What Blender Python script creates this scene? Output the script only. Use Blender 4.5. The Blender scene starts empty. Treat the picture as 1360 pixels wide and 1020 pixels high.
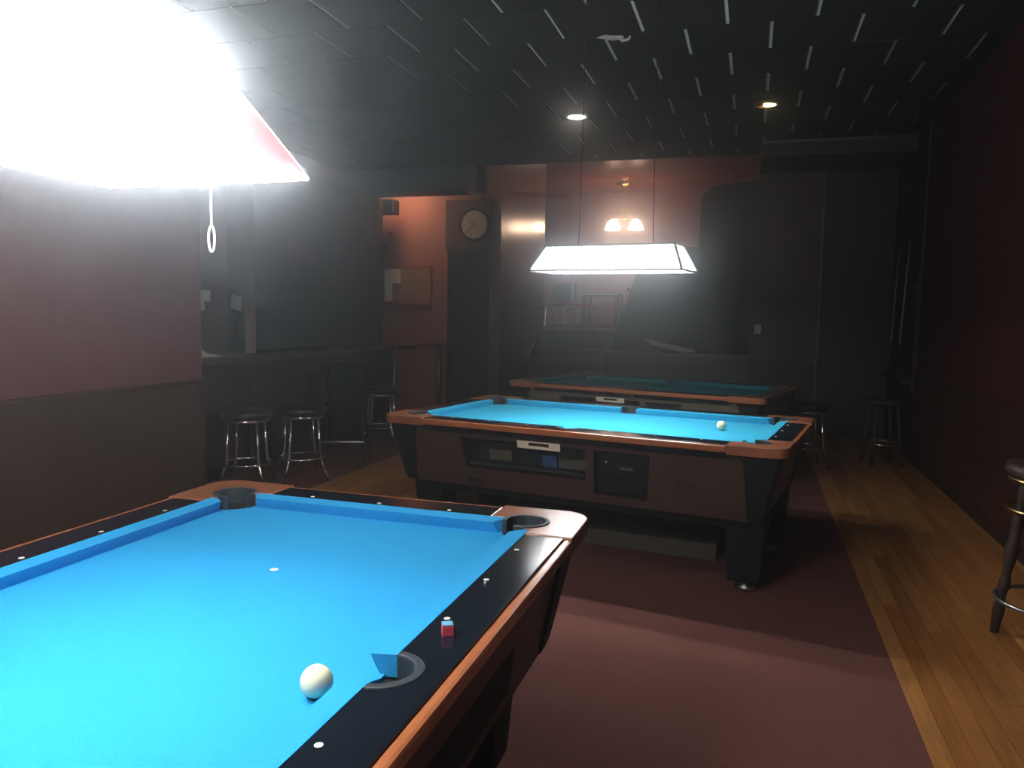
import bpy, bmesh, math, random
from mathutils import Matrix, Vector
random.seed(7)
PI = math.pi
SC = bpy.context.scene
C = SC.collection

# ------------------------------------------------------------------ camera, world, exposure
cam_d = bpy.data.cameras.new('camera'); cam = bpy.data.objects.new('camera', cam_d); C.objects.link(cam)
cam_d.sensor_width = 36; cam_d.lens = 1026.63 / 1360 * 36; cam_d.clip_start = .02; cam_d.clip_end = 100
Rv = Vector((.9552, .2955, .0176)); Fv = Vector((-.2945, .9513, -.0909))
Rv.normalize(); Fv = (Fv - Rv * Fv.dot(Rv)).normalized(); Uv = Rv.cross(Fv)
cam.matrix_world = Matrix(((Rv.x, Uv.x, -Fv.x, 0), (Rv.y, Uv.y, -Fv.y, 0), (Rv.z, Uv.z, -Fv.z, 1.4282), (0, 0, 0, 1)))
SC.camera = cam
SC.view_settings.view_transform = 'Standard'; SC.view_settings.look = 'None'
SC.view_settings.exposure = 0; SC.view_settings.gamma = 1; SC.view_settings.use_curve_mapping = False
LAMP, LAMP2 = 17.0, 195.0      # radiance of the near lamp's diffuser and the far lamp's tubes
GLASS, GLASS2 = 108.0, 7.0    # radiance of their back-lit glass
w = bpy.data.worlds.new('world'); SC.world = w; w.use_nodes = True
wn = w.node_tree; wn.nodes['Background'].inputs[0].default_value = (.5, .45, .5, 1); wn.nodes['Background'].inputs[1].default_value = .0
# haze added through the bar to imitate the lamps' camera glare
vs = wn.nodes.new('ShaderNodeVolumeScatter')
vs.inputs['Color'].default_value = (.86, .93, 1, 1); vs.inputs['Density'].default_value = .050; vs.inputs['Anisotropy'].default_value = .95
wn.links.new(vs.outputs[0], wn.nodes['World Output'].inputs['Volume'])

def area_light(name, loc, size, energy, col, rot=(0, 0, 0), size_y=None, spread=PI):
    d = bpy.data.lights.new(name, 'AREA'); d.energy = energy; d.color = col; d.size = size; d.spread = spread
    if size_y: d.shape = 'RECTANGLE'; d.size_y = size_y
    o = bpy.data.objects.new(name, d); C.objects.link(o); o.location = loc; o.rotation_euler = rot; return o
# bar light under the soffit over the far wall
area_light('bar_light', (-5.05, 10.46, 3.34), .22, 15, (1, .60, .38), rot=(.35, 0, 0))

# ------------------------------------------------------------------ materials
MATS = {}
def mat(name, col, rough=.6, metal=0, emit=None, strength=0, col2=None, scale=8, stretch=(1, 1, 1), bump=0, bscale=60, spec=.5, coat=0, coat_r=None):
    if name in MATS: return MATS[name]
    m = bpy.data.materials.new(name); m.use_nodes = True; nt = m.node_tree; b = nt.nodes['Principled BSDF']
    b.inputs['Base Color'].default_value = (*col, 1); b.inputs['Roughness'].default_value = rough
    b.inputs['Metallic'].default_value = metal; b.inputs['Specular IOR Level'].default_value = spec
    b.inputs['Coat Weight'].default_value = coat; b.inputs['Coat Roughness'].default_value = .03 if coat_r is None else coat_r
    tc = nt.nodes.new('ShaderNodeTexCoord'); mp = nt.nodes.new('ShaderNodeMapping')
    mp.inputs['Scale'].default_value = stretch; nt.links.new(tc.outputs['Object'], mp.inputs[0])
    if col2:
        n = nt.nodes.new('ShaderNodeTexNoise'); n.inputs['Scale'].default_value = scale; n.inputs['Detail'].default_value = 5
        r = nt.nodes.new('ShaderNodeValToRGB'); r.color_ramp.elements[0].position = .32; r.color_ramp.elements[1].position = .68
        r.color_ramp.elements[0].color = (*col, 1); r.color_ramp.elements[1].color = (*col2, 1)
        nt.links.new(mp.outputs[0], n.inputs['Vector']); nt.links.new(n.outputs['Fac'], r.inputs[0]); nt.links.new(r.outputs[0], b.inputs['Base Color'])
    if bump:
        n2 = nt.nodes.new('ShaderNodeTexNoise'); n2.inputs['Scale'].default_value = bscale; n2.inputs['Detail'].default_value = 3
        bp = nt.nodes.new('ShaderNodeBump'); bp.inputs['Strength'].default_value = bump; bp.inputs['Distance'].default_value = .01
        nt.links.new(mp.outputs[0], n2.inputs['Vector']); nt.links.new(n2.outputs['Fac'], bp.inputs['Height']); nt.links.new(bp.outputs[0], b.inputs['Normal'])
    if emit:
        b.inputs['Emission Color'].default_value = (*emit, 1); b.inputs['Emission Strength'].default_value = strength
    MATS[name] = m; return m
def glow(name, col, strength):
    return mat(name, (.6, .6, .6), .5, emit=col, strength=strength)
M_carpet = mat('carpet', (.155, .062, .052), .95, col2=(.195, .082, .07), scale=90, bump=.6, bscale=300, spec=.1)
M_planks = [mat('plank_wood_%d' % i, c, .34, col2=tuple(x * .62 for x in c), scale=5, stretch=(9, .7, 9), bump=.08, bscale=30)
            for i, c in enumerate([(.58, .265, .078), (.50, .215, .06), (.64, .31, .10), (.43, .175, .048)])]
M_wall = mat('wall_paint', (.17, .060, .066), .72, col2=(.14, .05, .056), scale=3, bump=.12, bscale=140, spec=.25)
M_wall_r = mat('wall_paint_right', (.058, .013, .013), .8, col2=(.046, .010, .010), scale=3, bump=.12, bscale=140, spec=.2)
M_pink = mat('upper_wall_paint', (.34, .10, .12), .6, col2=(.30, .09, .105), scale=2)
M_orange = mat('bar_wall_paint', (.34, .15, .105), .7, col2=(.30, .13, .09), scale=2)
M_wains = mat('wainscot_wood', (.062, .029, .015), .6, col2=(.040, .018, .009), scale=4, stretch=(6, 6, .6))
M_panelwood = mat('side_wall_wood', (.22, .11, .08), .26, col2=(.17, .085, .06), scale=5, stretch=(5, 5, .5), bump=.10, bscale=25, spec=.9, coat=.5, coat_r=.16)
M_black = mat('black_paint', (.012, .012, .013), .6, col2=(.018, .017, .018), scale=4)
M_dark = mat('dark_panel', (.03, .033, .035), .55, col2=(.022, .025, .027), scale=3)
M_tile = mat('ceiling_tile', (.020, .019, .018), .85, col2=(.016, .0155, .015), scale=2, bump=.15, bscale=80, spec=.2)
M_seam = mat('ceiling_backing', (.62, .60, .58), .8)
M_upceil = mat('upper_ceiling', (.33, .085, .07), .25, col2=(.29, .075, .06), scale=2)
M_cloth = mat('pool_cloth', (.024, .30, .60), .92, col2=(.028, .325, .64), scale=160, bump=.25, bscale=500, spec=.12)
M_cloth_bright = mat('pool_cloth_overexposed', (.036, .37, .58), .92, col2=(.042, .40, .62), scale=160, bump=.25, bscale=500, spec=.12)  # blue cloth again, with overexposure under the lamp put into its colour
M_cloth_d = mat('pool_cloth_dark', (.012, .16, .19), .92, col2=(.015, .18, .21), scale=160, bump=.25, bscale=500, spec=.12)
M_rail = mat('rail_laminate', (.006, .009, .014), .14, col2=(.008, .012, .018), scale=6, spec=.4)
M_trimwood = mat('rail_trim_wood', (.40, .135, .055), .22, col2=(.33, .105, .04), scale=6, stretch=(2, 8, 8))
M_corner = mat('corner_casting', (.31, .115, .058), .24, col2=(.25, .09, .045), scale=8)
M_cab = mat('cabinet_laminate', (.060, .031, .024), .5, col2=(.045, .023, .018), scale=5, stretch=(1, 1, 6))
M_cab3 = mat('cabinet_laminate_grey', (.13, .115, .085), .5, col2=(.11, .095, .07), scale=5, stretch=(1, 1, 6))
M_legb = mat('leg_black', (.006, .007, .010), .6, spec=.3)
M_liner = mat('pocket_rubber', (.022, .030, .036), .55)
M_hole = mat('pocket_dark', (.006, .006, .007), .9)
M_pearl = mat('pearl_sight', (.75, .76, .72), .3)
M_ball = mat('cue_ball_resin', (.88, .82, .56), .12, coat=.4)
M_matte = mat('matte_black', (.010, .010, .011), .85, spec=.1)
M_chrome = mat('chrome', (.80, .80, .80), .13, 1)
M_steel = mat('worn_steel', (.45, .46, .45), .35, 1)
M_vinyl = mat('black_vinyl', (.012, .012, .013), .28)
M_paper = mat('paper', (.86, .77, .60), .8)
M_paperw = mat('paper_white', (.55, .56, .56), .8)
M_cork = mat('cork_board', (.36, .22, .12), .85, col2=(.30, .18, .095), scale=60)
M_white = mat('white_plastic', (.62, .60, .55), .5)
M_red = mat('red_vinyl', (.62, .05, .06), .45)
M_dwood = mat('dark_wood', (.036, .018, .012), .6, col2=(.024, .012, .008), scale=6, stretch=(5, 5, .7))
M_barwood = mat('bar_top_wood', (.12, .065, .045), .33, col2=(.09, .048, .032), scale=5, stretch=(6, .6, 6))
M_stair = mat('stair_rubber', (.022, .028, .028), .6)
M_nose = mat('stair_nosing', (.17, .19, .18), .5)
M_lnose = mat('landing_nosing', (.42, .24, .15), .5)
M_clock = mat('clock_face', (.42, .38, .33), .6)
M_brass = mat('brass', (.55, .38, .16), .3, 1)
M_green = mat('dark_green_board', (.035, .05, .038), .7)
M_card = mat('carton_card', (.085, .072, .055), .85)
M_blue = mat('blue_card', (.03, .07, .2), .6)
M_chalk = mat('chalk_blue', (.10, .32, .48), .9)
M_label = mat('chalk_paper', (.62, .06, .12), .7)
G_diff = glow('lamp_diffuser', (.98, 1, 1), LAMP); G_diff2 = glow('lamp_diffuser_two', (.98, 1, 1), LAMP2)
G_glass = glow('lamp_glass', (.97, 1, 1), GLASS); G_glass2 = glow('lamp_glass_two', (.97, 1, 1), GLASS2)
G_red = glow('red_glass', (1, .06, .12), .75)
G_green = glow('green_glass', (.0, .75, .30), .8)
G_lime = glow('lime_glass', (.75, 1, .15), .9)
G_warm = glow('warm_glass', (1, .70, .50), 30)
G_can = glow('can_bulb', (1, .86, .74), 22)
G_can2 = glow('can_bulb_amber', (1, .8, .42), 5)
M_frame = mat('lamp_frame', (.10, .10, .10), .4, .5)
M_framew = mat('lamp_frame_white', (.7, .7, .68), .4)

# ------------------------------------------------------------------ mesh helpers
def BM(): return bmesh.new()
def link(name, bm, m, parent=None, smooth=False, loc=None, rot=None, bevel=0, mats=None):
    bmesh.ops.recalc_face_normals(bm, faces=bm.faces)
    me = bpy.data.meshes.new(name); bm.to_mesh(me); bm.free()
    for mm in ([m] if mats is None else mats): me.materials.append(mm)
    o = bpy.data.objects.new(name, me); C.objects.link(o)
    if smooth:
        for p in me.polygons: p.use_smooth = True
    if parent: o.parent = parent
    if loc: o.location = loc
    if rot: o.rotation_euler = rot
    if bevel:
        b = o.modifiers.new('edge', 'BEVEL'); b.width = bevel; b.segments = 2; b.limit_method = 'ANGLE'
    return o
def box(bm, x0, x1, y0, y1, z0, z1):
    v = [bm.verts.new(p) for p in ((x0, y0, z0), (x1, y0, z0), (x1, y1, z0), (x0, y1, z0), (x0, y0, z1), (x1, y0, z1), (x1, y1, z1), (x0, y1, z1))]
    for f in ((0, 3, 2, 1), (4, 5, 6, 7), (0, 1, 5, 4), (1, 2, 6, 5), (2, 3, 7, 6), (3, 0, 4, 7)): bm.faces.new([v[i] for i in f])
    return v
def bx(*a): bm = BM(); box(bm, *a); return bm
def prism(poly, z0, z1, bm=None):
    bm = bm or BM()
    a = [bm.verts.new((x, y, z0)) for x, y in poly]; b = [bm.verts.new((x, y, z1)) for x, y in poly]
    n = len(poly); bm.faces.new(a[::-1]); bm.faces.new(b)
    for i in range(n): bm.faces.new((a[i], a[(i + 1) % n], b[(i + 1) % n], b[i]))
    return bm
def loft(rings, bm=None, cap=True):
    bm = bm or BM(); vs = [[bm.verts.new(p) for p in r] for r in rings]
    for a, b in zip(vs, vs[1:]):
        n = len(a)
        for i in range(n): bm.faces.new((a[i], a[(i + 1) % n], b[(i + 1) % n], b[i]))
    if cap: bm.faces.new(vs[0][::-1]); bm.faces.new(vs[-1])
    return bm
def lathe(prof, seg=24, bm=None, cx=0, cy=0):
    bm = bm or BM(); rings = []
    for r, z in prof:
        rings.append([bm.verts.new((cx + r * math.cos(2 * PI * i / seg), cy + r * math.sin(2 * PI * i / seg), z)) for i in range(seg)])
    for a, b in zip(rings, rings[1:]):
        for i in range(seg): bm.faces.new((a[i], a[(i + 1) % seg], b[(i + 1) % seg], b[i]))
    bm.faces.new(rings[0][::-1]); bm.faces.new(rings[-1])
    return bm
def tube(path, r, seg=8, closed=False, bm=None, r1=None):
    bm = bm or BM(); P = [Vector(p) for p in path]; n = len(P); rings = []; prev = None
    for i, p in enumerate(P):
        a = P[(i - 1) % n] if (closed or i > 0) else p; b = P[(i + 1) % n] if (closed or i < n - 1) else p
        t = (b - a).normalized()
        if prev is None:
            up = Vector((0, 0, 1)) if abs(t.z) < .9 else Vector((1, 0, 0)); s = t.cross(up).normalized()
        else: s = (prev - t * prev.dot(t)).normalized()
        prev = s; u = t.cross(s); rr = r if r1 is None else r + (r1 - r) * i / (n - 1)
        rings.append([bm.verts.new(p + s * rr * math.cos(2 * PI * k / seg) + u * rr * math.sin(2 * PI * k / seg)) for k in range(seg)])
    for i in range(n if closed else n - 1):
        a, b = rings[i], rings[(i + 1) % n]
        for k in range(seg): bm.faces.new((a[k], a[(k + 1) % seg], b[(k + 1) % seg], b[k]))
    if not closed: bm.faces.new(rings[0][::-1]); bm.faces.new(rings[-1])
    return bm
def ring(R, z, r, n=32, cx=0, cy=0, seg=8):
    return tube([(cx + R * math.cos(2 * PI * i / n), cy + R * math.sin(2 * PI * i / n), z) for i in range(n)], r, seg, True)
def arc(cx, cy, r, a0, a1, n=10):
    return [(cx + r * math.cos(a0 + (a1 - a0) * i / n), cy + r * math.sin(a0 + (a1 - a0) * i / n)) for i in range(n + 1)]
def quadslab(pts, th, bm=None):
    """planar outline given as 3-D points, thickened along its normal"""
    bm = bm or BM(); P = [Vector(p) for p in pts]; n = Vector((0, 0, 0))
    for i in range(len(P)): n += P[i].cross(P[(i + 1) % len(P)])
    n.normalize()
    return loft([[p for p in P], [p + n * th for p in P]], bm)
def sphere(r, c=(0, 0, 0), seg=32, rings_=16):
    bm = BM(); bmesh.ops.create_uvsphere(bm, u_segments=seg, v_segments=rings_, radius=r)
    bmesh.ops.translate(bm, verts=bm.verts, vec=c); return bm
def thing(name, label, cat, loc=(0, 0, 0), rz=0, group=None):
    o = bpy.data.objects.new(name, None); C.objects.link(o); o.empty_display_size = .1
    o.location = loc; o.rotation_euler = (0, 0, rz); return tag(o, label, cat, group)
def tag(o, label, cat, group=None):
    o['label'] = label; o['category'] = cat
    if group: o['group'] = group
    return o
def struct(o): o['kind'] = 'structure'; return o
def dup(root, loc, rz, label, group=None):
    r = root.copy(); C.objects.link(r); r.location = loc; r.rotation_euler = (0, 0, rz); r['label'] = label
    if group: r['group'] = group
    for ch in list(root.children):
        c = ch.copy(); C.objects.link(c); c.parent = r
        for g in ch.children:
            d = g.copy(); C.objects.link(d); d.parent = c
    return r

# ------------------------------------------------------------------ room shell
floor = struct(link('floor', bx(-7.2, 3.0, -1.6, 18.2, -.12, 0), M_carpet))
def plank_strip(x0, x1, y0, y1, wd, ln, zt=.004):
    n = round((x1 - x0) / wd); cache = []
    for i in range(n):
        xa = x0 + i * wd; y = y0 - random.random() * ln
        while y < y1:
            l = ln * random.uniform(.8, 1.2); a, b = max(y, y0), min(y + l, y1); y += l
            if b - a < .05: continue
            z = zt + random.uniform(-.0006, .0006)
            link('plank', bx(xa + .001, xa + wd - .001, a + .001, b - .001, -.002, z), random.choice(M_planks), floor)
plank_strip(.62, 1.62, 2.0, 10.2, .0714, 1.55)
plank_strip(-3.32, -2.32, 4.4, 9.6, .0714, 1.8)

ceil = struct(link('ceiling', bx(-6.0, 2.0, -1.6, 9.95, 3.414, 3.55), M_seam))
tw, td = .567, .570
tile_me = {}
for k in range(-6, 9):
    ya = 5.62 + td * k; yb = ya + td
    yb = min(yb, 9.95); dd = yb - ya
    if dd < .06: continue
    off = .039 + (tw / 2 if k % 2 else 0)
    for j in range(-12, 4):
        xa = off + tw * j; xb = xa + tw
        xa, xb = max(xa, -6.0), min(xb, 1.62)
        if xb - xa < .06: continue
        key = (round(xb - xa, 3), round(dd, 3))
        if key not in tile_me:
            o = link('ceiling_tile', bx(.014, xb - xa - .014, .007, dd - .007, -.006, .010), M_tile, ceil, loc=(xa, ya, 3.402), bevel=.0)
            tile_me[key] = o.data
        else:
            o = bpy.data.objects.new('ceiling_tile', tile_me[key]); C.objects.link(o); o.parent = ceil; o.location = (xa, ya, 3.402 + random.uniform(-.002, .002))

struct(link('wall_left', bx(-4.0, -3.85, -1.6, 4.75, 0, 3.41), M_wall))
struct(link('wall_front', bx(-4.0, 1.77, -1.75, -1.6, 0, 3.41), M_wall))
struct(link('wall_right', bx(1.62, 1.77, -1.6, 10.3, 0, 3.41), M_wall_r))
t1 = struct(link('trim_1', bx(-3.85, -3.832, -1.6, 4.75, 0, .89), M_wains))                          # wainscot
link('cap_rail', bx(-3.85, -3.815, -1.6, 4.75, .885, .915), M_wains, t1, bevel=.005)
t2 = struct(link('trim_2', bx(1.602, 1.62, -1.6, 8.7, 0, .87), mat('wainscot_right', (.055, .019, .012), .5, col2=(.04, .014, .009), scale=4, stretch=(6, 6, .6))))
link('cap_rail', bx(1.592, 1.62, -1.6, 8.7, .865, .895), M_dwood, t2, bevel=.005)
struct(link('baseboard_right', bx(1.588, 1.602, -1.6, 8.7, 0, .085), M_dwood, bevel=.004))
struct(link('trim_3', bx(1.60, 1.62, 8.7, 10.3, 0, 3.4), M_black))                                    # black end of right wall
# wall at the far end, to the right of the steps
struct(link('wall_back', bx(.0, .80, 10.3, 10.45, 0, 3.41), mat('back_wall_paint', (.10, .055, .05), .6, col2=(.085, .045, .04), scale=3)))
t4 = struct(link('trim_4', bx(.0, .80, 10.28, 10.3, 0, .86), M_dwood)); link('cap_rail', bx(.0, .80, 10.265, 10.3, .86, .885), M_dwood, t4)
d1 = struct(link('door_1', bx(.80, 1.62, 10.34, 10.40, 0, 3.41), M_black))
link('door_panel', bx(.90, 1.52, 10.325, 10.34, .2, 1.0), M_black, d1); link('door_panel', bx(.90, 1.52, 10.325, 10.34, 1.15, 2.1), M_black, d1)
struct(link('trim_5', bx(.775, .80, 10.27, 10.30, 0, 3.41), mat('door_edge', (.12, .11, .11), .35)))
# upper room beyond the steps
struct(link('floor_upper', bx(-6.0, 2.0, 13.5, 18.0, 1.0, 1.2), M_dwood))
struct(link('wall_upper', bx(-6.0, 2.0, 17.2, 17.35, 1.2, 4.15), M_pink))
struct(link('ceiling_upper', bx(-6.0, 2.0, 9.95, 17.3, 4.12, 4.25), M_upceil))
struct(link('wall_upper_right', bx(2.0, 2.1, 9.95, 17.3, 0, 4.15), M_pink))
struct(link('trim_10', bx(.02, 1.62, 9.25, 10.3, 3.22, 3.392), M_black))
link('bulkhead_edge', bx(.02, 1.30, 9.24, 9.25, 3.36, 3.388), mat('bulkhead_strip', (.13, .12, .12), .5), bpy.data.objects['trim_10'])
struct(link('trim_6', bx(-6.0, 2.0, 9.95, 10.0, 3.39, 4.2), M_dark))                                  # edge above the main ceiling
# side wall of the steps, with the low header over the opening to the bar corner
sw = struct(link('wall_side', prism([(9.93, 3.04), (11.02, 3.02), (11.02, 0), (13.55, 0), (13.55, 4.15), (9.93, 4.15)], -3.75, -3.6), M_panelwood))
sw.data.transform(Matrix(((0, 0, 1, 0), (1, 0, 0, 0), (0, 1, 0, 0), (0, 0, 0, 1))))
t7 = struct(link('trim_7', bx(-3.6, -3.585, 11.02, 13.5, 0, 1.50), M_wains)); link('cap_rail', bx(-3.6, -3.575, 11.02, 13.5, 1.5, 1.525), M_wains, t7)
# bar corner
struct(link('wall_bar_end', bx(-6.2, -3.75, 11.0, 11.15, 0, 3.41), M_orange))
struct(link('wall_bar', bx(-5.75, -5.6, 4.0, 11.0, 0, 3.41), M_wall))
struct(link('wall_bar_side', bx(-5.6, -4.0, 4.6, 4.75, 0, 3.41), M_wall))
struct(link('trim_8', bx(-5.6, -3.6, 9.95, 10.35, 3.07, 3.41), M_dark))                                 # soffit over the bar end
d2 = struct(link('door_2', bx(-4.42, -3.76, 10.955, 11.0, 0, 2.36), M_black))
link('door_panel', bx(-4.34, -3.86, 10.945, 10.955, 1.2, 2.2), M_black, d2); link('door_panel', bx(-4.34, -3.86, 10.945, 10.955, .2, 1.05), M_black, d2)
struct(link('wall_shade_sheet', bx(-4.47, -3.76, 10.985, 11.0, 2.36, 3.1), mat('clock_wall_shade', (.085, .05, .045), .7)))  # dark sheet stands for the unlit bar wall round the clock

# ------------------------------------------------------------------ steps, low wall and dark partitions
st = thing('staircase', 'dark steps with pale nosings climbing to the red upper room', 'stairs', (-2.4, 11.75, 0))
for i in range(7):
    y0 = i * .28 + .05; z1 = (i + 1) * .1714
    if i < 6:
        s = link('step', bx(-1.18, 1.2, y0, y0 + .3, 0 if i == 0 else z1 - .19, z1), M_stair, st)
        link('nosing', bx(-1.18, 1.2, y0 - .012, y0 + .012, z1 - .014, z1 + .004), M_nose, s)
    else:
        s = link('landing_edge', bx(-1.18, 1.2, y0, y0 + .06, z1 - .19, z1 + .002), M_stair, st)
        link('nosing', bx(-1.18, 1.2, y0 - .02, y0 + .01, z1 - .05, z1 + .012), M_lnose, s)
lw = struct(link('wall_low', bx(-1.92, .0, 10.55, 10.72, 0, .90), mat('low_wall', (.03, .026, .03), .5)))
led = tag(link('ledge', bx(-1.94, .0, 10.48, 10.76, .90, .935), mat('ledge_laminate', (.085, .085, .08), .3), bevel=.004), 'dark ledge capping the low wall behind the farthest pool table', 'ledge')
slp = tag(link('slanted_panel', quadslab([(-1.97, 11.2, 0), (-.40, 11.2, 0), (-.40, 11.2, 2.4), (-1.45, 11.2, 2.4), (-1.60, 11.2, 2.07), (-1.86, 11.2, 1.266), (-1.96, 11.2, .85)], -.05), mat('slate_blue_panel', (.038, .05, .058), .6, col2=(.03, .04, .048), scale=3)),
    'dark slate panel with a slanted edge beside the steps', 'panel')
for x, z, q in ((-1.715, 1.80, .024), (-1.79, 1.56, .020)): link('glint_ball', sphere(q, (x, 11.17, z), 12, 8), M_chrome, slp, True)  # chrome balls added to stand in for two small highlights
tag(link('partition', quadslab([(-.80, 12.0, 0), (1.99, 12.0, 0), (1.99, 12.0, 3.42), (-.10, 12.0, 3.42), (-.66, 12.0, 3.35), (-.80, 12.0, 3.2)], -.08), M_dark),
    'tall dark partition standing behind the low wall ledge', 'partition')
tag(link('green_board', bx(-.44, -.20, 11.09, 11.12, .0, 1.97), M_green), 'narrow dull green board upright against the dark partition', 'board')
tag(link('white_strip', quadslab([(-1.40, 10.56, 1.115), (-1.30, 10.56, 1.112), (-.72, 10.60, .985), (-.70, 10.60, .955), (-.86, 10.60, .942), (-1.26, 10.56, 1.03)], .008), M_paperw), 'long pale paper strip slanting above the dark ledge', 'paper')
hr = tag(link('handrail', tube([(-3.52, 12.29, .70), (-3.52, 12.66, .95)], .016), M_steel), 'short pale handrail on the side wall of the steps', 'handrail')
link('bracket', tube([(-3.58, 12.45, .78), (-3.52, 12.45, .81)], .008), M_steel, hr)
sp = tag(link('switch_plate', bx(.035, .115, 10.292, 10.30, 1.225, 1.345), M_white, bevel=.003), 'white light switch plate on the far brown wall', 'switch')
link('toggle', bx(.068, .082, 10.278, 10.294, 1.262, 1.295), M_steel, sp)

# ------------------------------------------------------------------ pool tables
TL, TW = 1.98, .99
HL, HW = TL / 2, TW / 2
CB = .052; RB = .192           # cushion depth and rail depth, both from the nose
ZC, ZR = .762, .80
def pool_table(label, loc, rz, cloth, cab_m, group):
    t = thing('pool_table', label, 'pool table', loc, rz, group)
    # cloth bed with pocket cut-outs
    pr = .062; ex = HL + .03; ey = HW + .03; pts = []
    sgn = [(1, 1), (-1, 1), (-1, -1), (1, -1)]
    poly = []
    # walk counter-clockwise from the +x side
    def notch(cx, cy, r, dirs, n=10):
        a0, a1 = dirs; return arc(cx, cy, r, a0, a1, n)
    q = .078
    poly += notch(ex, ey, q, (-PI / 2, -PI), 8)                 # +x +y corner: from (ex, ey-q) to (ex-q, ey)
    poly += notch(0, ey + .042, .058, (-.85, -PI + .85), 8)       # +y side
    poly += notch(-ex, ey, q, (0, -PI / 2), 8)
    poly += notch(-ex, -ey, q, (PI / 2, 0), 8)
    poly += notch(0, -ey - .042, .058, (PI - .85, .85), 8)
    poly += notch(ex, -ey, q, (PI, PI / 2), 8)
    link('playing_cloth', prism(poly, ZC - .03, ZC), cloth, t)
    # cushions
    def cushion(u0, u1, w0, w1, side):
        """runs along the local rail from u0 to u1 at the nose and w0 to w1 at the back"""
        cs = [(0, .036), (CB, .040), (CB, -.004), (.020, -.004), (.006, .022)]
        rings = []
        for e in (0, 1):
            r = []
            for d, z in cs:
                k = d / CB; u = (u0 + (w0 - u0) * k) if e == 0 else (u1 + (w1 - u1) * k)
                if side == '+y': p = (u, HW + d)
                elif side == '-y': p = (u, -HW - d)
                elif side == '+x': p = (HL + d, u)
                else: p = (-HL - d, u)
                r.append((p[0], p[1], ZC + z))
            rings.append(r)
        link('cushion', loft(rings), cloth, t)
    c1, c2, s1, s2 = .078, .040, .055, .058
    for s in ('+y', '-y'):
        cushion(-HL + c1, -s1, -HL + c2, -s2, s); cushion(s1, HL - c1, s2, HL - c2, s)
    for s in ('+x', '-x'): cushion(-HW + c1, HW - c1, -HW + c2, HW - c2, s)
    # rails (black laminate), wood edge trim and corner castings
    cc = .10                                                       # casting reach past the nose corner
    OX, OY = HL + RB, HW + RB; tr = .026
    for sy in (1, -1):
        poly = [(-HL + cc, HW + CB)] + [(-.062, HW + CB)] + arc(0, HW + CB, .062, PI, 0, 12)[1:-1] + [(.062, HW + CB), (HL - cc, HW + CB), (HL - cc, OY - tr), (-HL + cc, OY - tr)]
        r = link('rail', prism([(x, y * sy) for x, y in poly], ZC - .03, ZR + .001), M_rail, t, bevel=.003)
        for k in (-3, -2, -1, 1, 2, 3):
            link('sight', lathe([(.0068, ZR - .002), (.0068, ZR + .0018)], 14, cx=k * TL / 8, cy=sy * (HW + .074)), M_pearl, r)
        link('edge_trim', prism([(x, y * sy) for x, y in ((-HL + cc, OY - tr), (HL - cc, OY - tr), (HL - cc, OY), (-HL + cc, OY))], ZR - .037, ZR - .002), M_trimwood, t, bevel=.008)
        # pocket liner at the side: half ring and a cup wall
        a = arc(0, HW + CB, .075, 0, PI, 16) + arc(0, HW + CB, .056, PI, 0, 16)
        link('side_pocket_liner', prism([(x, y * sy) for x, y in a], ZC - .02, ZR + .004), M_liner, t, bevel=.004)
        link('pocket_cup', lathe([(.058, ZC - .13), (.058, ZC - .008)], 20, cy=sy * (HW + CB)), M_hole, t)
    for sx in (1, -1):
        poly = [(HL + CB, -HW + cc), (HL + CB, HW - cc), (OX - tr, HW - cc), (OX - tr, -HW + cc)]
        r = link('rail', prism([(x * sx, y) for x, y in poly], ZC - .03, ZR + .001), M_rail, t, bevel=.003)
        for k in (-1, 0, 1):
            link('sight', lathe([(.0068, ZR - .002), (.0068, ZR + .0018)], 14, cx=sx * (HL + .074), cy=k * TW / 4), M_pearl, r)
        link('edge_trim', prism([(x * sx, y) for x, y in ((OX - tr, -HW + cc), (OX - tr, HW - cc), (OX, HW - cc), (OX, -HW + cc))], ZR - .037, ZR - .002), M_trimwood, t, bevel=.008)
        for sy in (1, -1):
            pcx, pcy, pcr = HL + .022, HW + .022, .066
            oc = .085
            hole = arc(pcx, pcy, pcr, PI * 1.02, -PI / 2 * 1.04, 16)
            a0 = (HL - cc, HW + CB); a1 = (HL - .055, HW + CB)
            poly = [a0, a1] + hole + [(HL + CB, HW - .055), (HL + CB, HW - cc), (OX, HW - cc)] + arc(OX - oc, OY - oc, oc, 0, PI / 2, 10) + [(HL - cc, OY)]
            link('corner_casting', prism([(x * sx, y * sy) for x, y in poly], ZR - .046, ZR + .004), M_corner, t, bevel=.006)
            al = arc(pcx, pcy, pcr + .006, PI * 1.10, -PI * .60, 20) + arc(pcx, pcy, pcr - .008, -PI * .60, PI * 1.10, 20)
            link('corner_pocket_liner', prism([(x * sx, y * sy) for x, y in al], ZC - .09, ZR + .008), M_liner, t, bevel=.003)
            link('pocket_cup', lathe([(.056, ZC - .13), (.056, ZC - .008)], 20, cx=sx * pcx, cy=sy * pcy), M_hole, t)
    # tapered cabinet; near (-y) face has the ball window and the coin drawer opening
    zt, zb = .748, .40
    tx, ty, bx_, by = OX - .050, OY - .050, OX - .125, OY - .120
    bm = BM()
    def P(fx, fz):                       # fx from -1..1 along x on the -y face
        k = (fz - zb) / (zt - zb); return Vector((fx * (bx_ + (tx - bx_) * k), -(by + (ty - by) * k), fz))
    xs = [-1, -.585, .115, .160, .440, 1]; zs = [zb, .445, .520, .700, zt]
    V = [[bm.verts.new(P(x, z)) for z in zs] for x in xs]
    def holes(i, j): return (i == 1 and j == 2) or (i == 3 and j in (1, 2))
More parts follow.
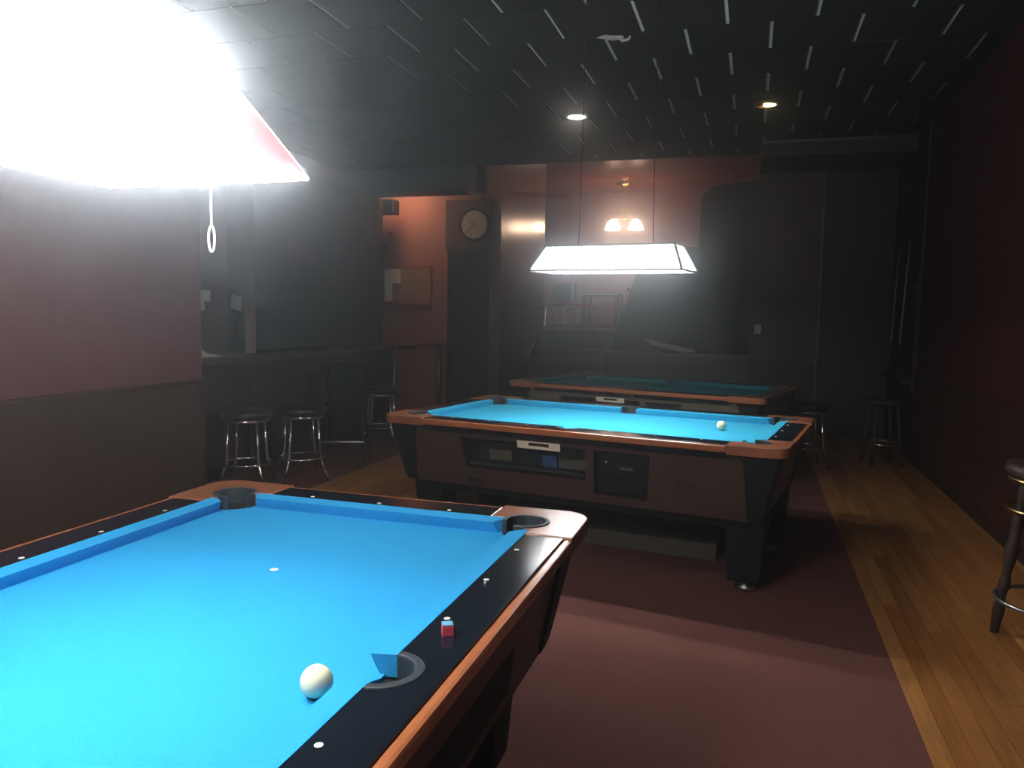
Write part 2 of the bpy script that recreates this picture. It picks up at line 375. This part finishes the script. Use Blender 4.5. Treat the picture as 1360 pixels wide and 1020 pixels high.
    for i in range(5):
        for j in range(4):
            if not holes(i, j): bm.faces.new((V[i][j], V[i + 1][j], V[i + 1][j + 1], V[i][j + 1]))
    dep = Vector((0, .09, 0))
    for (i, j0, j1) in ((1, 2, 2), (3, 1, 2)):
        loop = [V[i][j] for j in range(j0, j1 + 2)] + [V[i + 1][j] for j in range(j1 + 1, j0 - 1, -1)]
        inner = [bm.verts.new(v.co + dep) for v in loop]
        for k in range(len(loop)): bm.faces.new((loop[k], loop[(k + 1) % len(loop)], inner[(k + 1) % len(loop)], inner[k]))
        bm.faces.new(inner)
    tb = [bm.verts.new((sx * tx, ty, zt)) for sx in (-1, 1)]; bb = [bm.verts.new((sx * bx_, by, zb)) for sx in (-1, 1)]
    bm.faces.new((tb[0], tb[1], bb[1], bb[0]))
    bm.faces.new([V[0][j] for j in range(5)] + [tb[0], bb[0]]); bm.faces.new([V[5][j] for j in range(5)] + [tb[1], bb[1]])
    bm.faces.new([V[i][4] for i in range(6)] + [tb[1], tb[0]]); bm.faces.new([V[i][0] for i in range(6)] + [bb[1], bb[0]])
    cab = link('cabinet', bm, cab_m, t)
    def on_face(name, x0, x1, z0, z1, out, th, m, par, bevel=0):
        """slab set on (or sunk behind) the -y face"""
        bmf = BM(); a = [P(x, z) + Vector((0, -out, 0)) for x, z in ((x0, z0), (x1, z0), (x1, z1), (x0, z1))]
        return link(name, loft([a, [p + Vector((0, th, 0)) for p in a]], bmf), m, par, bevel=bevel)
    # window: dark back, gully tray, cards
    win = on_face('ball_window_back', -.585, .115, .520, .700, -.082, .006, M_hole, t)
    on_face('ball_tray', -.57, .10, .535, .552, -.02, .06, M_dark, win)
    on_face('tray_card', -.45, -.32, .57, .635, -.055, .004, M_card, win); on_face('tray_card', -.14, -.06, .56, .63, -.05, .004, M_blue, win)
    on_face('tray_card', -.05, .10, .565, .625, -.055, .004, M_card, win)
    b = tube([(-.69, -.50, .55), (-.66, -.51, .60), (-.62, -.50, .64)], .012); link('ball_ramp', b, M_steel, win, True)
    lab = on_face('rule_sticker', -.25, -.015, .672, .715, .004, .004, M_paper, t)
    on_face('sticker_print', -.185, -.075, .690, .708, .0055, .002, M_black, lab)
    # coin drawer
    cd = on_face('coin_drawer', .168, .432, .455, .692, -.035, .03, M_legb, t, .004)
    cdd = on_face('coin_slide', .235, .375, .565, .625, -.026, .02, M_vinyl, cd); on_face('coin_slot', .29, .355, .60, .615, -.022, .006, M_steel, cd)
    p = P(.215, .635); link('drawer_lock', sphere(.009, (p.x, p.y + .032, p.z), 12, 8), M_chrome, cd, True)
    p = P(.62, .56); link('oval_plate', lathe([(.05, 0), (.045, .006)], 20), M_dwood, t, loc=(p.x, p.y, p.z), rot=(PI / 2 + .2, 0, 0)).scale = (1, .35, 1)
    p = P(-.53, .445); link('release_knob', bx(-.04, .04, -.03, .01, -.012, .012), M_legb, t, loc=p)
    # far face of the cabinet carries a plain recessed panel
    link('service_panel', quadslab([(-.62, by + .024, .47), (.35, by + .024, .47), (.35, by + .052, .70), (-.62, by + .052, .70)], .012), M_hole, t)
    # apron below, corner trims, legs and levellers
    link('apron', loft([[(sx * (bx_ - .03), sy * (by - .03), zb + .01) for sx, sy in sgn], [(sx * (bx_ - .10), sy * (by - .10), .335) for sx, sy in sgn]]), M_dark, t)
    for sx, sy in sgn:
        rings = []
        for z, wdt, o in ((.752, .20, .012), (.70, .165, .012), (.50, .105, .012), (.43, .090, .011), (.405, .065, .006)):
            k = (z - zb) / (zt - zb); x = bx_ + (tx - bx_) * k + o; y = by + (ty - by) * k + o
            rings.append([(sx * a, sy * b_, z) for a, b_ in ((x - wdt, y), (x - .012, y), (x, y - .012), (x, y - wdt * .8), (x - .02, y - wdt * .8), (x - .02, y - .02), (x - wdt, y - .02))])
        link('corner_trim', loft(rings), M_legb, t)
        lx, ly = .965, .385
        leg = link('leg', loft([[(sx * (lx + a * .105), sy * (ly + b_ * .10), zb) for a, b_ in ((-1, -1), (1, -1), (1, 1), (-1, 1))],
                                [(sx * (lx + a * .08), sy * (ly + b_ * .075), .05) for a, b_ in ((-1, -1), (1, -1), (1, 1), (-1, 1))]]), M_legb, t, bevel=.006)
        link('leg_leveller', lathe([(.055, 0), (.055, .018), (.02, .03), (.02, .05)], 18, cx=sx * lx, cy=sy * ly), M_steel, leg, True)
    return t
T1 = (-1.141, 1.187, PI / 2); T2 = (-.860, 4.725, -.166); T3 = (-.85, 7.22, -.25)
GP = 'coin operated pool tables'
p1 = pool_table('large pool table with bright blue cloth and a chalk cube on its black rail', (T1[0], T1[1], 0), T1[2] + PI, M_cloth, M_cab, GP)
p2 = pool_table('blue pool table under the long hanging lamp, ball window and coin drawer facing out', (T2[0], T2[1], 0), T2[2], M_cloth_bright, M_cab, GP)
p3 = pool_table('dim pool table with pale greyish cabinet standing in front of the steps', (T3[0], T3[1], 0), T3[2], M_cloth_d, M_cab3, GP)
def on_table(T, u, v):
    c, s = math.cos(T[2]), math.sin(T[2]); return T[0] + c * u - s * v, T[1] + s * u + c * v
tag(link('foot_spot', lathe([(.011, ZC), (.011, ZC + .0006)], 18), mat('spot_paper', (.62, .52, .62), .8), loc=(-1.145, 1.672, 0)), 'small pale round spot stuck on the near blue cloth', 'spot')
tag(link('cue_ball', sphere(.0286), M_ball, smooth=True, loc=(-.690, 1.128, ZC + .0286)), 'large cream cue ball near the side pocket of the near table', 'ball')
tag(link('cue_ball', sphere(.0286), M_ball, smooth=True, loc=(-.145, 4.70, ZC + .0286)), 'small white cue ball on the blue table under the hanging lamp', 'ball')
ck = tag(link('chalk_cube', bx(-.011, .011, -.011, .011, 0, .021), M_label, loc=(-.542, 1.362, ZR + .001), rot=(0, 0, .5), bevel=.001), 'chalk cube with red paper sides on black rail of near table', 'chalk')
link('chalk_top', bx(-.0105, .0105, -.0105, .0105, .0208, .0228), M_chalk, ck)
tag(link('chalk_crumb', sphere(.0035, (0, 0, 0), 10, 6), M_paperw, loc=(-.566, 1.655, ZR + .004)), 'tiny white crumb beside a sight on the near table rail', 'crumb')
tag(link('carton', bx(-.50, .50, -.14, .14, 0, .10), M_card, loc=(-.62, 4.78, 0), rot=(0, 0, -.12), bevel=.004), 'long pale carton lying on the carpet under the middle pool table', 'box')

# ------------------------------------------------------------------ billiard lamps
def billiard_lamp(label, loc, rz, top_z, red=False):
    """local: long axis x, origin at the middle of the bottom rim"""
    t = thing('billiard_lamp', label, 'lamp', loc, rz, 'hanging lamps over the pool tables')
    a, b, a2, b2, h = .50, .19, .425, .085, .155
    if red: b, a2, b2, h = .25, .384, .090, .24  # near shade enlarged so its shape takes in the glare around it
    else: a, b, a2, b2, h = .452, .18, .385, .09, .145
    fm = M_frame
    # four back-lit glass panels, white diffuser, frame
    def panel(pts, name, m, off=0, th=.004, par=t): return link(name, quadslab(pts, th), m, par)
    g = .010
    def fpt(side, s, k, out=0.0):
        """point on a panel: s -1..1 along, k 0..1 up"""
        if side in ('n', 'f'):
            sg = -1 if side == 'n' else 1
            return (s * (a + (a2 - a) * k), sg * (b + (b2 - b) * k + out), k * h + out * .6)
        sg = 1 if side == 'e' else -1
        return (sg * (a + (a2 - a) * k + out), s * (b + (b2 - b) * k), k * h + out * .6)
    for side in 'nfew':
        e = .022 if side in 'nf' else .09
        k0 = 0 if red else .06
        order = [(-1 + e, k0), (1 - e, k0), (1 - e, .95), (-1 + e, .95)]
        p = link('glass_panel', quadslab([fpt(side, s, k) for s, k in order], .002), G_glass if red else G_glass2, t)
        if side in 'nf':
            for (s0, col, k0) in ((.80, G_green, .62), (-.92, G_green, .70)):
                for q, dz in enumerate((0, .13, .25) if s0 > 0 else (0, .12)):
                    L_ = [(s0 + .015 * q, k0 + .3 - dz), (s0 + .045 + .015 * q, k0 + .26 - dz), (s0 + .07 + .015 * q, k0 + .16 - dz), (s0 + .03 + .015 * q, k0 + .20 - dz)]
                    if s0 < 0: L_ = [(s, k - .0) for s, k in L_]
                    link('leaf', quadslab([fpt(side, s, k, .004) for s, k in L_], .001), col if s0 > 0 else G_green, p)
        else:
            for s0 in (-.45, .1):
                link('leaf', quadslab([fpt(side, s, k, .004) for s, k in ((s0, .95), (s0 + .35, .95), (s0 + .2, .72))], .001), G_lime, p)
        if red and side == 'f':
            link('red_band', quadslab([fpt(side, s, k, .005) for s, k in ((-.985, .03), (-.52, .03), (-.54, .30), (-.62, .48), (-.80, .58), (-.98, .60))], .001), G_red, p)
    def bar(p0, p1, r, m=fm): link('frame_bar', tube([p0, p1], r, 6), m, t)
    fw = M_framew if red else fm  # near lamp's bars coloured white to imitate glare washing them out
    for sx in (1, -1):
        for sy in (1, -1): bar((sx * a, sy * b, 0), (sx * a2, sy * b2, h), .005 if red else .009, fw)
    rr_ = .0012 if red else .006
    for z, x, y in ((0, a, b), (h, a2, b2)):
        for sy in (1, -1): bar((-x, sy * y, z), (x, sy * y, z), rr_, fw if z == 0 else fm)
        for sx in (1, -1): bar((sx * x, -y, z), (sx * x, y, z), rr_, fw if z == 0 else fm)
    link('top_cover', bx(-a2, a2, -b2, b2, h - .003, h + .004), fm, t)
    if red: link('diffuser', bx(-a + .008, a - .008, -b + .008, b - .008, .002, .006), G_diff, t)
    else:
        link('reflector', bx(-a2 + .01, a2 - .01, -b2 + .01, b2 - .01, h - .02, h - .012), mat('white_reflector', (.8, .8, .8), .6), t)
        for ty, tz in ((-.14, .034), (.13, .058)): link('fluorescent_tube', tube([(-a + .04, ty, tz), (a - .04, ty, tz)], .014, 10), G_diff2, t, True)
    for sx in (-.27, .30):
        link('hanging_chain', tube([(sx * .8, 0, h), (sx * .78, 0, h + .1), (sx * .74, 0, top_z - loc[2])], .0025, 6), M_legb, t)
    return t
l2 = billiard_lamp('long white lit lamp with green leaf glass above the middle pool table', (-.785, 4.49, 1.680), -.166, 3.40)
l1 = billiard_lamp('huge glaring white lamp with red glass corner above the near pool table', (-1.122, .905, 1.69), -PI / 2, 3.40, red=True)
pc = tag(link('pull_cord', tube([(-1.092, 1.385, 1.69), (-1.092, 1.385, 1.600)], .0022, 6), M_framew), 'white pull cord with a loop hanging below the glaring near lamp', 'cord')
link('loop', tube([(-1.092 + .006 * math.sin(2 * PI * i / 20), 1.385 + .002 * math.sin(2 * PI * i / 20), 1.573 + .027 * math.cos(2 * PI * i / 20)) for i in range(20)], .0022, 6, True), M_framew, pc)

# ------------------------------------------------------------------ chandelier and ceiling cans
ch = thing('pendant_light', 'small pendant with two glowing bell shades in the upper room', 'lamp', (-2.58, 16.0, 3.24))
link('canopy', lathe([(.20, .88), (.20, .86), (.06, .80), (.02, .78)], 24), M_brass, ch, True)
link('stem', tube([(0, 0, .80), (0, 0, .36)], .010), M_brass, ch)
link('scroll', tube([(-.10, 0, .36), (-.07, 0, .34), (-.02, 0, .22), (0, 0, .16)], .016), M_brass, ch, True)
link('scroll', tube([(.10, 0, .36), (.07, 0, .34), (.02, 0, .22), (0, 0, .16)], .016), M_brass, ch, True)
link('hub', sphere(.035, (0, 0, .17), 14, 8), M_brass, ch, True)
link('cross_arm', tube([(-.26, 0, .15), (.26, 0, .15)], .014), M_brass, ch)
for sx in (-1, 1):
    link('brace', tube([(sx * .05, 0, .27), (sx * .16, 0, .18), (sx * .20, 0, .15)], .009), M_brass, ch, True)
    link('bell_shade', lathe([(.03, .14), (.07, .12), (.12, .05), (.15, -.03), (.165, -.06), (.15, -.065), (.02, -.03)], 24, cx=sx * .235), G_warm, ch, True)
for (x, y, g, lb) in ((-1.748, 7.706, G_can, 'bright round recessed ceiling light above the farthest pool table'), (.04, 7.68, G_can2, 'dim amber recessed ceiling light, half of its reflector showing')):
    c = thing('ceiling_light', lb, 'ceiling light', (x, y, 3.385), 0, 'recessed ceiling lights')
    link('trim_ring', ring(.105, 0, .012), M_steel if g is G_can else M_brass, c, True)
    link('reflector', lathe([(.10, .004), (.10, .008), (.02, .010)], 24), M_brass, c)
    link('bulb', lathe([(.085 if g is G_can else .06, -.008), (.08 if g is G_can else .05, .003)], 20, cx=0 if g is G_can else .03), g, c)
hk = thing('ceiling_bracket', 'small crumpled white bracket on the dark tiled ceiling', 'bracket', (-1.015, 5.61, 3.386))
link('plate', quadslab([(-.12, -.02, 0), (-.03, .05, 0), (.07, .06, 0), (.06, -.01, 0), (-.02, -.03, 0), (-.05, -.06, 0)], .006), M_white, hk)
link('hook', tube([(.02, .0, 0), (.06, .01, -.03), (.10, .01, -.02), (.11, .01, .0)], .010), M_white, hk, True)

# ------------------------------------------------------------------ stools
def chrome_stool(label, loc, rz, h=.62, group='chrome bar stools with black round seats', ringz=.19):
    t = thing('bar_stool', label, 'stool', loc, rz, group)
    link('seat', lathe([(.15, h - .075), (.19, h - .07), (.205, h - .045), (.205, h - .02), (.19, h), (.14, h + .008), (.02, h + .010)], 32), M_vinyl, t, True)
    link('seat_band', lathe([(.175, h - .095), (.185, h - .09), (.185, h - .07), (.16, h - .068)], 32), M_chrome, t, True)
    for k in range(4):
        a = PI / 4 + k * PI / 2; c, s = math.cos(a), math.sin(a)
        lg = link('leg', tube([(c * .155, s * .155, h - .08), (c * .172, s * .172, ringz + .12), (c * .182, s * .182, ringz), (c * .205, s * .205, ringz - .05), (c * .25, s * .25, .012)], .0125, 10), M_chrome, t, True)
        link('foot_cap', lathe([(.017, 0), (.017, .025), (.012, .03)], 12, cx=c * .251, cy=s * .251), M_legb, lg)
    link('foot_ring', ring(.192, ringz, .010, 36), M_chrome, t, True)
    return t
s1 = chrome_stool('chrome bar stool with black seat nearest the end of the plain side wall', (-3.86, 5.28, 0), .35)
dup(s1, (-3.59, 5.66, 0), .75, 'chrome bar stool with black seat, second along the bar')
dup(s1, (-3.78, 7.50, 0), .3, 'dim chrome bar stool beyond the dark bar chair, below the pub tables')
dup(s1, (.55, 7.95, 0), .2, 'dim chrome stool at the end of the farthest pool table')
# dark bar chair
bc = thing('bar_chair', 'dark bar chair with backrest and footrest, third along the bar', 'chair', (-3.57, 6.35, 0), .4)
link('seat', bx(-.20, .20, -.20, .20, .50, .56), M_matte, bc, bevel=.015)
link('backrest', loft([[(-.19, .17, .64), (.19, .17, .64), (.19, .21, .64), (-.19, .21, .64)], [(-.18, .21, .92), (.18, .21, .92), (.18, .25, .92), (-.18, .25, .92)]]), M_matte, bc, bevel=.012)
for sx in (-1, 1):
    link('back_post', tube([(sx * .16, .18, .54), (sx * .16, .20, .70)], .012), M_legb, bc)
    for sy in (-1, 1): link('leg', tube([(sx * .17, sy * .17, .52), (sx * .20, sy * .20, 0)], .015, 8, r1=.011), M_legb, bc)
link('footrest', tube([(-.19, -.19, .24), (.19, -.19, .24)], .013), M_chrome, bc)
link('stretcher', tube([(-.19, .19, .2), (.19, .19, .2)], .010), M_legb, bc)
# wooden stool at the edge of the picture
ws = thing('wooden_stool', 'dark turned wooden stool with metal foot ring near the brown side wall', 'stool', (1.335, 3.90, 0), .5)
link('seat', lathe([(.17, .745), (.205, .75), (.22, .77), (.215, .80), (.16, .815), (.02, .81)], 32), M_dwood, ws, True)
link('seat_rail', ring(.195, .735, .013), M_brass, ws, True)
for k in range(4):
    a = PI / 4 + k * PI / 2; c, s = math.cos(a), math.sin(a); n = 26; path = []
    for i in range(n + 1): z = .75 * (1 - i / n); r = .13 + .085 * (i / n); path.append((c * r, s * r, z))
    bm = BM(); rr = []
    prof = [.020, .020, .024, .027, .022, .018, .022, .026, .024, .021, .023, .026, .028, .028, .026, .022, .017, .024, .027, .020, .017, .022, .026, .024, .021, .019, .017]
    rings = []
    for p_, r_ in zip(path, prof): rings.append([(p_[0] + r_ * math.cos(2 * PI * q / 10), p_[1] + r_ * math.sin(2 * PI * q / 10), p_[2]) for q in range(10)])
    link('leg', loft(rings), M_dwood, ws, True)
link('foot_ring', ring(.222, .185, .011, 40), M_steel, ws, True)
link('upper_ring', ring(.20, .60, .012, 40), M_brass, ws, True)
# dark stool along the right wall
ws2 = thing('wooden_stool', 'barely visible dark wooden stool far along the brown side wall', 'stool', (1.28, 8.3, 0), .2)
link('seat', lathe([(.17, .60), (.20, .62), (.20, .65), (.02, .66)], 24), M_dwood, ws2, True)
for k in range(4):
    a = PI / 4 + k * PI / 2; c, s = math.cos(a), math.sin(a)
    link('leg', tube([(c * .13, s * .13, .61), (c * .2, s * .2, 0)], .018, 8), M_dwood, ws2, True)
link('foot_ring', ring(.175, .22, .010), M_steel, ws2, True)

# ------------------------------------------------------------------ bar
bar = thing('bar_counter', 'long dark wooden bar counter with the chrome stools before it', 'bar', (-4.15, 4.76, 0))
link('front_panel', bx(-.12, -.06, 0, 3.9, 0, .96), M_dwood, bar)
link('counter_top', bx(-.65, 0, 0, 3.95, .965, 1.005), M_barwood, bar, bevel=.008)
link('rear_panel', bx(-.60, -.55, 0, 3.9, 0, .96), M_dwood, bar)
for k in range(4): link('front_moulding', bx(-.06, -.045, .08 + k * .97, .90 + k * .97, .12, .80), M_wains, bar, bevel=.006)
bb = thing('back_bar_cabinet', 'tall dark cabinet filling the wall behind the bar', 'cabinet', (-5.595, 7.35, 0))
link('carcass', bx(0, .35, 0, 3.1, 0, 3.06), mat('back_bar_wood', (.026, .024, .022), .5), bb)
for k in range(4):
    d = link('door', bx(.35, .37, .04 + k * .77, .75 + k * .77, .1, .9), M_dark, bb); link('handle', bx(.37, .385, .66 + k * .77, .69 + k * .77, .5, .62), M_steel, d)
tag(link('wall_picture', bx(-5.238, -5.222, 7.95, 8.60, 2.0, 2.24), mat('dim_red_print', (.13, .05, .055), .7), bevel=.003), 'dim reddish picture hung on the tall dark cabinet', 'picture')
sk = tag(link('speaker_box', bx(-5.46, -5.10, 10.47, 10.70, 2.86, 3.07), M_black, bevel=.006), 'black box speaker under the soffit beside the orange wall', 'speaker')
link('speaker_grille', bx(-5.43, -5.13, 10.463, 10.47, 2.885, 3.045), M_dark, sk)
cb = tag(link('notice_board', bx(-5.50, -4.70, 10.975, 11.0, 1.545, 2.13), M_cork, bevel=.003), 'tan cork notice board on the orange lit wall', 'board')
fr = BM()
link('frame_rail', bx(-5.50, -4.70, 10.965, 10.98, 2.11, 2.14), M_trimwood, cb); link('frame_rail', bx(-5.50, -4.70, 10.965, 10.98, 1.535, 1.56), M_trimwood, cb); link('frame_rail', bx(-4.72, -4.695, 10.965, 10.98, 1.535, 2.14), M_trimwood, cb)
tag(link('pinned_paper', bx(-5.47, -5.20, 10.966, 10.972, 1.86, 2.08), M_paper), 'wide cream paper pinned high on the cork notice board', 'paper')
tag(link('pinned_paper', bx(-5.47, -5.34, 10.966, 10.972, 1.58, 1.86), M_paper), 'narrow cream paper pinned low on the cork notice board', 'paper')
hg = tag(link('wall_hook', bx(-5.42, -5.36, 10.96, 11.0, 2.60, 2.64), M_black), 'small dark hook with a cord on the orange wall', 'hook')
link('cord', tube([(-5.38, 10.985, 2.61), (-5.40, 10.985, 2.45), (-5.42, 10.985, 2.2)], .006), M_dwood, hg)
tag(link('thermostat', bx(-5.53, -5.45, 10.975, 11.0, 2.36, 2.45), M_black), 'small dark box on the orange wall below the speaker', 'box')
ck_ = tag(link('wall_clock', lathe([(.245, 0), (.245, .03), (.215, .045), (.205, .03)], 40), M_black, loc=(-4.0, 10.98, 2.735), rot=(PI / 2, 0, 0), smooth=True), 'round wall clock with dull beige face and black rim', 'clock')
link('clock_face', lathe([(.205, .030), (.205, .034)], 40), M_clock, ck_)
link('clock_hand', bx(-.006, .006, -.02, .11, .035, .038), M_dwood, ck_, rot=(0, 0, .9)); link('clock_hand', bx(-.004, .004, -.02, .16, .038, .041), M_dwood, ck_, rot=(0, 0, 2.3))
tag(link('wall_note', bx(-5.6, -5.594, 6.90, 7.06, 1.50, 1.62), M_paper), 'cream note upright on the wall behind the bar', 'paper')
tag(link('wall_note', bx(-5.6, -5.594, 6.90, 6.96, 1.40, 1.50), M_paper), 'narrow cream note tucked under the wider cream note behind the bar', 'paper')
tag(link('tilted_note', bx(-.085, .085, -.003, .003, -.075, .075), M_paperw, loc=(-5.185, 6.95, 1.49), rot=(0, .2, 1.57)), 'grey tilted note on the post behind the bar', 'paper')
tag(link('bar_post', bx(-5.26, -5.20, 6.92, 6.98, 0, 1.62), M_dwood), 'slim dark post behind the bar carrying the grey note', 'post')
tag(link('white_wedge', quadslab([(-4.50, 5.52, 1.007), (-4.44, 5.78, 1.007), (-4.46, 5.70, 1.018), (-4.48, 5.58, 1.045), (-4.49, 5.52, 1.085)], .01), M_paper), 'white folded menu card standing on the bar counter', 'menu card')
tag(link('menu_stand', bx(-.055, .055, -.006, .006, 0, .42), mat('tan_board', (.24, .17, .12), .7), loc=(-4.55, 6.30, 1.006), rot=(0, 0, 1.1), bevel=.002), 'tall tan menu board standing on the bar counter', 'menu board')
kn = thing('dark_canister', 'dark round canister on the bar counter by the wall end', 'canister', (-4.50, 5.42, 1.006))
link('body', lathe([(.06, 0), (.065, .02), (.065, .12), (.05, .14)], 20), M_vinyl, kn, True); link('lid', lathe([(.052, .14), (.05, .155), (.015, .165)], 20), M_legb, kn, True)
# pub tables by the bar end
def pub(label, loc):
    t = thing('pub_table', label, 'table', loc, 0, 'tall pub tables near the bar end')
    link('table_top', lathe([(.30, .96), (.31, .97), (.31, .985), (.30, .99)], 28), M_dwood, t)
    link('post', lathe([(.03, .03), (.03, .96)], 12), M_steel, t, True); link('base', lathe([(.22, 0), (.22, .012), (.05, .035)], 24), M_legb, t, True)
    return t
pt = pub('tall round pub table behind the dim chrome stool', (-4.40, 9.1, 0)); pt['label'] = 'tall round pub table with steel post nearest the bar end'
pub('tall round pub table with steel post by the black door under the clock', (-4.15, 10.0, 0))

# ------------------------------------------------------------------ upper room furniture
ut = thing('side_table', 'dark square table with pale edge in the upper room', 'table', (-2.74, 14.75, 1.2))
link('table_top', bx(-.34, .34, -.3, .3, .58, .62), M_dark, ut); link('front_edge', bx(-.34, .34, -.31, -.3, .60, .622), M_paperw, ut)
for sx in (-1, 1):
    for sy in (-1, 1): link('leg', bx(sx * .31 - .03, sx * .31 + .03, sy * .27 - .03, sy * .27 + .03, 0, .58), M_dwood, ut)
def chair(label, loc, rz, m):
    t = thing('side_chair', label, 'chair', loc, rz, 'chairs in the upper room')
    link('seat', bx(-.21, .21, -.21, .21, .36, .42), m, t, bevel=.02)
    link('backrest', bx(-.20, .20, .18, .22, .48, .80), M_vinyl, t, bevel=.015)
    for sx in (-1, 1):
        link('leg', tube([(sx * .18, -.18, .37), (sx * .20, -.20, 0)], .012), M_chrome, t)
        link('leg', tube([(sx * .18, .19, .80), (sx * .18, .19, .37), (sx * .20, .23, 0)], .012), M_chrome, t)
    return t
chair('chair with bright red seat in front of the dark upper room table', (-2.98, 14.15, 1.2), .4 + PI / 2, M_red)
chair('black chair with chrome legs against the side of the upper room', (-3.52, 14.35, 1.2), -.1, M_vinyl)
# ------------------------------------------------------------------ cues on the right wall
cr = thing('cue_rack', 'dark wooden cue rack on the black end of the side wall', 'rack', (1.60, 9.3, 0))
link('back_board', bx(-.02, 0, -.6, .65, .70, 1.9), M_black, cr); link('lower_shelf', bx(-.12, -.02, -.6, .65, .78, .82), M_dwood, cr); link('upper_clip_rail', bx(-.07, -.02, -.6, .65, 1.75, 1.79), M_dwood, cr)
for (ya, yb, lb) in ((-.10, -.32, 'pool cue in the wall rack with the steeper lean'), (.40, .30, 'pool cue in the wall rack nearer the black door')):
    q = tag(link('pool_cue', tube([(1.52, 9.3 + ya, .821), (1.535, 9.3 + yb, 2.25)], .015, 10, r1=.0065), mat('cue_maple', (.30, .19, .10), .3), smooth=True), lb, 'cue', 'pool cues in the wall rack')
    link('butt_wrap', tube([(1.52, 9.3 + ya, .83), (1.5235, 9.3 + ya + (yb - ya) * .25, 1.18)], .0162, 10), M_legb, q, True)
tag(link('door_screw', sphere(.008, (1.42, 10.318, 2.62), 8, 6), M_chrome), 'tiny shiny screw high on the black door', 'screw')
